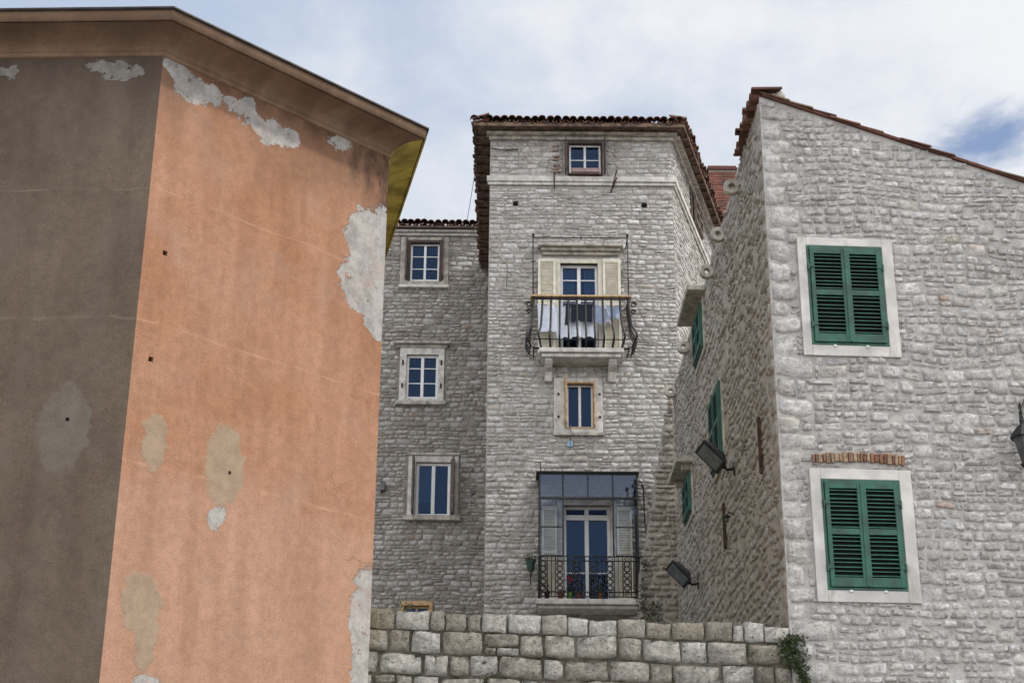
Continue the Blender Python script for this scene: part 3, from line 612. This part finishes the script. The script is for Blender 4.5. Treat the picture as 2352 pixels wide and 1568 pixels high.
tubes('cast_iron_railing',tw,m_iron,pa,seg=5)
tubes('wall_pipe_and_cables',tw,m_iron,[([TF.P(2.92,11.45,.1),TF.P(2.98,11.4,.06),TF.P(2.99,10.6,.05),TF.P(3.03,10.3,.05),TF.P(3.0,10.05,.05)],.018),([TF.P(2.85,11.5,.4),TF.P(2.98,11.42,.06)],.01),([TF.P(.66,11.57,.6),TF.P(.655,11.82,.6)],.012)],r=.015)
tubes('wash_line_arm',tw,m_gwd,[[TF.P(-.57,17.3,.02),TF.P(-.38,17.05,.25),TF.P(-.12,16.62,.5)],[TF.P(-.12,16.62,.5),TF.P(-.14,16.1,.5)],[TF.P(-.14,16.12,.5),TF.P(.46,15.98,.6)],[TF.P(-.12,16.5,.5),TF.P(-.02,16.55,.1)]],r=.009)
boxes(TR,'side_window_casing',tw,m_gwd,[(2.55,2.63,19.24,20.18,0,.06),(3.77,3.85,19.24,20.18,0,.06),(2.63,3.77,20.1,20.18,0,.06)],.006)
shutters(TR,tw,2.63,3.77,19.24,20.1,n=.10,mf=m_gwd,ms=m_gwd,hw=False)
# ================================================================ LEFT HOUSE
hh=empty('stone_house')
o1=(-3.06,-2.09,19.92,21.20);o2=(-3.01,-2.10,16.3,17.62);o3=(-2.64,-1.68,12.85,14.41);o4=(-2.90,-2.13,9.4,10.45)
sheet(HW,'front_wall',hh,m_moH,-8,-.57,0,21.42,holes=[o1,o2,o3,o4])
hhl=[(-3.29,-1.89,19.73,21.33),(-3.26,-1.87,16.11,18.05),(-2.91,-1.41,12.72,14.68),(-3.0,-2.03,9.4,10.53)]
stones(HW,'front_stones',hh,m_sH,-5.2,-.57,8.2,21.4,holes=hhl,rh=(.10,.19),wf=(1.1,2.7),dep=.022,gap=.011,warp=.035,seed=41,split=.25,tint=lambda u,z,R:R.uniform(.05,.2) if R.random()<.12 else 0,rough=.45,omit=.02,wob=1.2,cr=(.84,.98))
mk('other_walls',hh,m_moH,[(-8,42,0),(-8,42,21.42),(-8,50,21.42),(-8,50,0),(4,50,0),(4,50,21.42),(4,42.6,21.42),(4,42.6,0)],[(0,1,2,3),(3,2,5,4),(4,5,6,7)])
boxes(HW,'eave_moulding',hh,m_trim,[(-8,-.9,21.36,21.44,0,.10),(-8,-.9,21.44,21.52,0,.2)],.02)
mk('soffit_and_roof',hh,m_soff,[(-8,41.66,21.56),(-.85,41.66,21.56),(-.85,46,23.0),(-8,46,23.0),(-8,50.3,21.5),(-.85,50.3,21.5)],[(0,1,2,3),(3,2,5,4)],solid=.05)
tiles('eave_tiles',hh,m_tile,(-8,41.62,21.62),(-.95,41.62,21.62),(0,1,.33),rows=3,sp=.2,seed=21)
surround(HW,hh,m_trimD,(-3.29,-1.89,19.78,21.33),(-3.06,-2.09,19.92,21.2),0,.04)
boxes(HW,'window_sill',hh,m_trim,[(-3.32,-1.86,19.69,19.78,0,.12)],.015)
boxes(HW,'brown_casing',hh,m_brn,[(-3.08,-3.0,19.93,21.22,-.1,.08),(-2.15,-2.07,19.93,21.22,-.1,.08),(-3.0,-2.15,21.14,21.22,-.1,.08),(-3.13,-3.09,19.95,21.2,.05,.36),(-2.06,-2.02,19.95,21.2,.05,.36)],.006)
window(HW,hh,-3.0,-2.15,19.95,21.14,cols=2,rows=(.33,.66),n=-.09,tag='upper_window')
surround(HW,hh,m_trim,(-3.2,-1.93,16.2,17.82),(-3.01,-2.10,16.3,17.62),0,.05)
boxes(HW,'window_hood',hh,m_trimD,[(-3.3,-1.85,17.82,17.92,0,.08),(-3.4,-1.76,17.92,18.0,0,.18)],.02); boxes(HW,'middle_window_sill',hh,m_trimD,[(-3.28,-1.86,16.08,16.2,0,.16)],.02)
window(HW,hh,-3.01,-2.10,16.3,17.62,cols=2,rows=(.36,.7),n=-.08,fw=.07,tag='middle_window')
boxes(HW,'shutter_dogs',hh,m_rust,[(a,a+.05,z,z+.14,.04,.09) for a in (-3.14,-2.04) for z in (16.6,17.3)],.01)
surround(HW,hh,m_trim,(-2.86,-1.46,12.86,14.6),(-2.64,-1.68,12.9,14.41),0,.05)
boxes(HW,'lower_window_sill',hh,m_trimD,[(-2.95,-1.38,12.72,12.86,0,.2),(-2.9,-1.42,14.6,14.68,0,.1)],.02)
window(HW,hh,-2.64,-1.68,12.87,14.41,cols=2,rows=(),n=-.08,fw=.08,tag='lower_window',curtain=[(-2.56,-2.2,13.3,m_lace)])
boxes(HW,'lower_open_shutters',hh,m_gwd,[(-2.73,-2.68,12.9,14.5,.06,.5),(-1.62,-1.57,12.9,14.5,.06,.5),(-1.68,-1.62,12.9,14.5,.05,.09)],.008)
boxes(HW,'basement_window_casing',hh,m_tan,[(-2.95,-2.08,10.38,10.50,-.05,.06),(-2.95,-2.86,9.4,10.38,-.05,.06),(-2.17,-2.08,9.4,10.38,-.05,.06)],.01)
window(HW,hh,-2.86,-2.17,9.4,10.38,cols=2,rows=(),mat=m_tan,n=-.1,tag='basement_window')
boxes(HW,'wall_junction_box',hh,m_grymet,[(-3.62,-3.48,13.55,13.8,.03,.2),(-1.1,-1.0,13.5,13.62,.02,.08)],.01)
tubes('antenna_wire',hh,m_gwd,[[(-1.02,41.6,21.6),(-1.3,41.7,21.2)],[(-.95,35,19.9),(-1.35,41.6,21.7)]],r=.008)
# ================================================================ CHIMNEY
ch=empty('brick_chimney')
def brickbox(x0,x1,y0,y1,z0,z1,par):
    vs=[];fs=[];rn=[];R=random.Random(9); h=.085;z=z0;row=0
    while z<z1:
        for (ax,c0,c1,fix,sg) in (('x',x0,x1,y0,-1),('y',y0,y1,x0,-1),('y',y0,y1,x1,1)):
            p=c0-(.12 if row%2 else 0)
            while p<c1-.005:
                a=max(p,c0);b=min(p+.24,c1); p+=.24
                if b-a<.03: continue
                k=len(vs);v=R.random();o=R.uniform(.0,.012)
                for n in (0,.014+o):
                    for (c,zz) in ((a+.010,z+.010),(b-.010,z+.010),(b-.010,z+h-.010),(a+.010,z+h-.010)):
                        vs.append((c,fix+sg*n,zz) if ax=='x' else (fix+sg*n,c,zz)); rn.append(v)
                fs+=[tuple(k+i for i in f) for f in BF]
        z+=h;row+=1
    mk('bricks',par,m_brick,vs,fs,attrs={'rnd':rn})
CX0,CX1,CY0,CY1,CZ=5.68,6.46,40.6,41.4,23.0
XW=Wall((0,CY0),(1,0),(0,-1))
boxes(XW,'chimney_core',ch,m_moH,[(CX0,CX1,0,CZ,-.8,0)],0)
brickbox(CX0,CX1,CY0,CY1,18,CZ-.17,ch)
boxes(XW,'chimney_cap',ch,m_brick,[(CX0-.05,CX1+.05,CZ-.08,CZ-.01,-.85,.05),(CX0-.02,CX1+.02,CZ-.01,CZ+.05,-.82,.02)],.01)
# ================================================================ LOW WALL
lw=empty('stone_retaining_wall')
sheet(LW,'wall_face',lw,m_moW,-5.5,-.02,0,5.42)
vs=[LW.P(-5.5,5.42),LW.P(-.02,5.42),LW.P(-.02,5.42,-.5),LW.P(-5.5,5.42,-.5),LW.P(-5.5,4.8,-.5),LW.P(-.02,4.8,-.5)]
mk('wall_top',lw,m_moW,vs,[(0,1,2,3),(3,2,5,4)])
stones(LW,'ashlar_blocks',lw,m_sW,-5.5,-.0,3.9,5.24,rh=(.22,.27),wf=(.9,2.2),dep=.05,gap=.008,warp=.022,seed=52,split=.06,hi=True,rough=.6,cr=(.90,.99),sink=.02,wob=.6)
R=random.Random(77); u=-5.5; vs=[];fs=[];rn=[]
while u<-.02:
    w_=R.choice([.14,.18,.26,.32,.36,.42]); w_=min(w_,-.0-u)
    if -.02-(u+w_)<.1: w_=-.0-u
    h=R.uniform(.20,.255); k=len(vs); v=R.random(); sd=R.uniform(0,50)
    S=[-1,-.92,-.35,.35,.92,1]; NS=len(S); idx={}; rz=R.uniform(-.06,.06)
    def pt(a,b,c):
        key=(a,b,c)
        if key in idx: return idx[key]
        x,y,zc=S[a],S[b],S[c]
        m=sum(1 for t in (x,y,zc) if abs(t)==1); f=1-.03*max(0,m-1)
        nv=noise.noise_vector(Vector((x*1.5+sd,y*1.3,zc*1.5+sd)))
        pu=u+w_/2+x*f*(w_/2-.008)+nv.x*.014; pz=5.235+h/2+zc*f*(h/2-.004)+nv.z*.018+x*rz*w_*.5*(zc>0); pn=-.23+y*f*.265+nv.y*.04
        vs.append(LW.P(pu,pz,pn)); rn.append(v); idx[key]=len(vs)-1; return idx[key]
    for ax in range(3):
        for e in (0,NS-1):
            for i in range(NS-1):
                for j in range(NS-1):
                    qd=[]
                    for (p_,q_) in ((i,j),(i+1,j),(i+1,j+1),(i,j+1)):
                        t=[p_,q_]; t.insert(ax,e); qd.append(pt(*t))
                    fs.append(tuple(qd))
    u+=w_
mk('cap_blocks',lw,m_sW,vs,fs,smooth=True,attrs={'rnd':rn,'tint':[0]*len(rn)})
# ================================================================ foliage
def leafmat(n,c1,c2):
    m,nt,b=newmat(n); r=N(nt,'ShaderNodeAttribute',attribute_name='rnd',out=2); L(nt,MIX(nt,r,c1,c2),b.inputs['Base Color']); b.inputs['Roughness'].default_value=.6; return m
m_ivy=leafmat('ivy_leaves',(.022,.04,.014),(.085,.11,.04))
def foliage(name,par,mat,pts,size=.03,seed=1):
    R=random.Random(seed); vs=[];fs=[];rn=[]
    for p in pts:
        k=len(vs); v=R.random(); s=size*R.uniform(.5,1.3)
        M_=Matrix.Rotation(R.uniform(0,6.28),3,'Z')@Matrix.Rotation(R.uniform(-1.1,1.1),3,'X')@Matrix.Rotation(R.uniform(-.8,.8),3,'Y')
        for q_ in ((0,-1,0),(.6,-.2,.12),(.35,.6,.05),(0,1.1,-.1),(-.35,.6,.05),(-.6,-.2,.12)): vs.append(Vector(p)+M_@(Vector(q_)*s)); rn.append(v)
        fs+=[(k,k+1,k+2,k+3),(k,k+3,k+4,k+5)]
    return mk(name,par,mat,vs,fs,attrs={'rnd':rn})
R=random.Random(3); pts=[]
for i in range(1500):
    z=5.34-abs(R.gauss(0,.6))
    if z<4.1: continue
    c=.04+.08*math.sin(z*7); wd=.04+.08*abs(math.sin(z*5+1)); u=c+R.gauss(0,wd*.8)
    pts.append(LW.P(u+.02,z,.04+abs(R.gauss(0,.05))))
foliage('ivy_plant',None,m_ivy,pts,.022,5)
R=random.Random(8); pts=[]
for (cu,cz) in ((-4.85,5.5),(-3.7,4.72),(-1.55,4.75),(-.5,5.12),(-2.4,5.2),(-3.9,4.65)):
    for i in range(70): pts.append(LW.P(cu+R.gauss(0,.07),cz+R.gauss(0,.035),.03+abs(R.gauss(0,.02))))
foliage('wall_weeds',None,m_ivy,pts,.014,6)
R=random.Random(18); pts=[]
for (cu,cz,a_,b_,n_) in ((2.72,8.45,.07,.28,170),(2.92,8.1,.10,.25,160),(2.8,9.2,.04,.10,40)):
    for i in range(n_): pts.append(RW.P(cu+R.gauss(0,a_),cz+R.gauss(0,b_),.08+abs(R.gauss(0,.05))))
foliage('climbing_plant',None,m_ivy,pts,.03,16)
pp=empty('potted_plants')
m_pot=simple('terracotta_pot',(.30,.10,.05),.8); m_pg=simple('green_plastic_pot',(.12,.30,.04),.5); m_wp=simple('white_pot',(.5,.52,.55),.5)
def pot(c,r,h,m,fol=40,red=False,sd=1,spread=.09,fh=.12):
    c=Vector(c); vs=[];K=14
    for (rr,zz) in ((r*.7,0),(r,h),(r*1.1,h),(r*1.1,h+.02),(r*.9,h+.02),(r*.85,h-.01)):
        for i in range(K): a=2*math.pi*i/K; vs.append(c+Vector((rr*math.cos(a),rr*math.sin(a),zz)))
    fs=[tuple(range(K))]+[(j*K+i,j*K+(i+1)%K,(j+1)*K+(i+1)%K,(j+1)*K+i) for j in range(5) for i in range(K)]+[tuple(5*K+i for i in range(K))]
    mk('pot',pp,m,vs,fs,smooth=False)
    R=random.Random(sd); foliage('leaves',pp,m_ivy,[c+Vector((R.gauss(0,spread*.6),R.gauss(0,spread*.6),h+abs(R.gauss(fh*.5,fh*.5)))) for _ in range(fol)],.03,sd)
    if red: foliage('flowers',pp,leafmat('red_petals',(.5,.01,.02),(.7,.03,.03)),[c+Vector((R.gauss(0,.04),R.gauss(0,.04),h+fh+.12+R.gauss(0,.05))) for _ in range(45)],.026,sd)
for (u,m,red,f,fh,h) in ((.80,m_blk,False,60,.12,.16),(1.10,m_pot,False,30,.08,.13),(1.30,m_pg,True,50,.2,.13),(1.50,m_pot,False,40,.12,.12),(1.95,m_pot,False,110,.2,.13),(2.2,m_wp,False,10,.05,.2)):
    p=TF.P(u,8.76,.48); pot(p,.065,h,m,f,red,int(u*100),.09,fh)
p=TF.P(.45,9.42,.35); pot(p,.10,.2,simple('dark_green_pot',(.01,.04,.03),.5),120,False,9,.11,.12)
tubes('pot_bracket',pp,m_iron,[[TF.P(.45,9.40,0),TF.P(.45,9.41,.42)],[TF.P(.45,9.2,0),TF.P(.45,9.40,.3)]],r=.012)
# ================================================================ laundry
la=empty('laundry')
zl=15.66; nL=.42
tubes('clothes_line',la,m_wht,[[TF.P(.5,15.7,nL),TF.P(1.6,15.64,nL),TF.P(2.68,15.7,nL)],[TF.P(.5,15.7,nL+.12),TF.P(1.6,15.66,nL+.12),TF.P(2.68,15.7,nL+.12)]],r=.005)
cloth(TF,'white_sheet',la,m_cw,.58,.98,zl,14.98,nL+.10,fold=.045,k=5,seed=1,slant=.03)
cloth(TF,'white_shirt',la,m_cw,.95,1.30,zl,14.86,nL,fold=.05,k=4,seed=2,slant=.08)
cloth(TF,'white_towel',la,m_cw,1.25,1.95,zl-.02,14.90,nL-.05,fold=.05,k=6,seed=3)
cloth(TF,'navy_trousers_waist',la,m_cn,1.36,1.85,zl+.02,15.22,nL+.12,k=3,seed=4)
cloth(TF,'navy_trouser_leg',la,m_cn,1.24,1.35,zl,15.12,nL+.12,k=1,seed=5,slant=-.03)
cloth(TF,'blue_shirt',la,m_cg,1.90,2.13,zl,15.2,nL+.08,k=3,seed=6,taper=-.2)
cloth(TF,'blue_blouse',la,m_cg,2.15,2.52,zl,15.32,nL+.06,fold=.04,k=4,seed=7,taper=.35)
cloth(TF,'white_vest',la,m_cw,2.02,2.36,zl-.02,15.26,nL-.02,fold=.04,k=4,seed=8,taper=.3)
# ================================================================ floodlights
m_lens=simple('floodlight_lens',(.12,.135,.145),.2,bump=0)
def flood(u,z):
    e=empty('floodlight'); w=RL
    def fbox(name,mat,c,ax,sz,tap=1,bev=.01):
        X,Y,Z=ax; vs=[]
        for sz_ in(-1,1):
            t=1 if sz_<0 else tap
            for sx,sy in((-1,-1),(1,-1),(1,1),(-1,1)): vs.append(c+X*sx*sz[0]*t+Y*sy*sz[1]*t+Z*sz_*sz[2])
        mk(name,e,mat,vs,[(0,1,2,3),(4,7,6,5),(0,4,5,1),(1,5,6,2),(2,6,7,3),(3,7,4,0)],bevel=bev)
    c=w.P(u-.15,z,.36)
    Z=Vector((-.62,-.38,-.60)).normalized(); X=Vector((-.66,0,.70)); X=(X-Z*X.dot(Z)).normalized(); Y=Z.cross(X)
    fbox('housing',m_grymet,c-Z*.03,(X,Y,-Z),(.24,.17,.07),.6,.02)
    fbox('rim',m_iron,c+Z*.05,(X,Y,Z),(.25,.18,.014),.98,.006)
    fbox('lens',m_lens,c+Z*.068,(X,Y,Z),(.20,.135,.006),1,.003)
    for k in range(6): fbox('fin',m_grymet,c-Z*.11+X*(-.14+k*.055),(X,Y,Z),(.007,.10,.03),1,.002)
    b=w.P(u,z-.16,0)
    tubes('bracket',e,m_iron,[([b,b+w.n*.12+Vector((0,0,-.03)),c-X*.26],.022),([c-X*.02+Y*.19,c-X*.14+Y*.2,c-X*.28,c-X*.14-Y*.2,c-X*.02-Y*.19],.014),([b+Vector((0,.02,.1)),b,b+Vector((0,0,-.12))],.03)])
flood(3.95,8.86);flood(9.1,8.2)
e=empty('wall_lamp')
b=RL.P(4.0,7.95,0); tubes('arm',e,m_iron,[[b,b+RL.n*.12+Vector((0,0,.06)),b+RL.n*.16]],r=.012)
tubes('shade',e,m_iron,[[b+RL.n*.16+Vector((0,0,.0)),b+RL.n*.16+Vector((0,0,-.03))]],r=.05,seg=12); tubes('bulb',e,m_grymet,[[b+RL.n*.16+Vector((0,0,-.03)),b+RL.n*.16+Vector((0,0,-.10))]],r=.03,seg=10)
e=empty('street_lantern')
b=RF.P(3.26,8.35,0)
def rings(name,mat,c,pr,K=6):
    vs=[c+Vector((r*math.cos(2*math.pi*i/K),r*math.sin(2*math.pi*i/K),z)) for (r,z) in pr for i in range(K)]
    fs=[(j*K+i,j*K+(i+1)%K,(j+1)*K+(i+1)%K,(j+1)*K+i) for j in range(len(pr)-1) for i in range(K)]+[tuple(range(K)),tuple((len(pr)-1)*K+i for i in range(K))]
    mk(name,e,mat,vs,fs,bevel=.004)
lc=RF.P(3.14,7.55,.34)
rings('lantern_body',m_grymet,lc,[(.07,0),(.15,.34)]); rings('lantern_cap',m_iron,lc,[(.19,.34),(.17,.38),(.08,.50),(.04,.53),(.045,.58),(.0,.62)]); rings('lantern_base',m_iron,lc,[(.03,-.10),(.09,-.03),(.085,.0)])
tubes('scroll_bracket',e,m_iron,[([b,b+RF.n*.2+Vector((0,0,.12)),lc+Vector((0,0,.72)),lc+Vector((0,0,.6))],.016),([b+Vector((0,0,-.4)),b+RF.n*.15+Vector((0,0,-.1)),b+RF.n*.2+Vector((0,0,.12))],.012),([b+Vector((0,0,.15)),b+Vector((0,0,-.5))],.02)])
# ================================================================ WORLD
sx,sy=1.0,-.16; el=rad(47); hl_=math.hypot(sx,sy); sun=Vector((math.cos(el)*sx/hl_,math.cos(el)*sy/hl_,math.sin(el)))
w=bpy.data.worlds.new('World'); sc.world=w; w.use_nodes=True; nt=w.node_tree; nt.nodes.clear()
sky=nt.nodes.new('ShaderNodeTexSky'); sky.sky_type='NISHITA'; sky.sun_disc=False; sky.sun_elevation=el; sky.sun_rotation=math.atan2(sx,sy)
D=N(nt,'ShaderNodeTexCoord',out=0)
sp=nt.nodes.new('ShaderNodeSeparateXYZ'); L(nt,D,sp.inputs[0])
cl=NOI(nt,MAPV(nt,D,(1,1,1.7)),3.6,6,.56,dist=.3)
cl3=NOI(nt,VM(nt,'ADD',MAPV(nt,D,(1,1,1.4)),(1.7,5.5,.3)),9,6,.62,dist=.2)
cl2=NOI(nt,VM(nt,'ADD',MAPV(nt,D,(1,1,2.2)),(3.1,.7,1.9)),11,6,.62,dist=.3)
g=M(nt,'ADD',M(nt,'MULTIPLY',sp.outputs[0],1.9),M(nt,'SUBTRACT',.90,M(nt,'MULTIPLY',sp.outputs[2],.8)))
nn=M(nt,'ADD',M(nt,'MULTIPLY',M(nt,'SUBTRACT',cl,.5),2.0),M(nt,'MULTIPLY',M(nt,'SUBTRACT',cl3,.5),1.5))
wh=MR(nt,M(nt,'ADD',nn,g),.0,1.15)
cc=MIX(nt,wh,(5.0,5.9,7.5),(8.8,9.0,9.3))
bk_=MR(nt,M(nt,'ADD',M(nt,'MULTIPLY',sp.outputs[1],-1.0),.1),0,.9); cc=MIX(nt,bk_,cc,(18.5,18.8,19.4))  # unseen sky behind the camera, brightened to lift the front walls
d0=Vector((math.sin(rad(19.2))*math.cos(rad(27.6)),math.cos(rad(19.2))*math.cos(rad(27.6)),math.sin(rad(27.6))))
dv=VM(nt,'MULTIPLY',VM(nt,'SUBTRACT',D,tuple(d0)),(1,1,1.5)); dl=VM(nt,'LENGTH',dv,out=1)
gap=MR(nt,M(nt,'ADD',dl,M(nt,'MULTIPLY',M(nt,'SUBTRACT',cl2,.5),.16)),.0,.055,1,0)
skyc=MIX(nt,1.0,sky.outputs[0],(.85,1.05,1.3),'MULTIPLY')
col=MIX(nt,M(nt,'MULTIPLY',gap,.8),cc,skyc)
bg=N(nt,'ShaderNodeBackground',{0:col,1:.1}); ow=nt.nodes.new('ShaderNodeOutputWorld'); L(nt,bg,ow.inputs[0])
sl=bpy.data.lights.new('sun','SUN'); sl.energy=2.7; sl.angle=rad(4); sl.color=(1,.95,.87); so=bpy.data.objects.new('sun',sl); sc.collection.objects.link(so)
so.rotation_euler=sun.to_track_quat('Z','Y').to_euler()
# ================================================================ CAMERA
cam=bpy.data.cameras.new('camera'); cam.sensor_width=36; cam.lens=55.1; cam.clip_end=2000; co=bpy.data.objects.new('camera',cam); sc.collection.objects.link(co)
co.location=(0,0,1.6); co.rotation_euler=(Matrix.Rotation(math.pi/2+rad(21.4),3,'X')@Matrix.Rotation(rad(.46),3,'Z')).to_euler()
sc.camera=co
sc.view_settings.view_transform='Standard'; sc.view_settings.look='None'; sc.view_settings.exposure=0
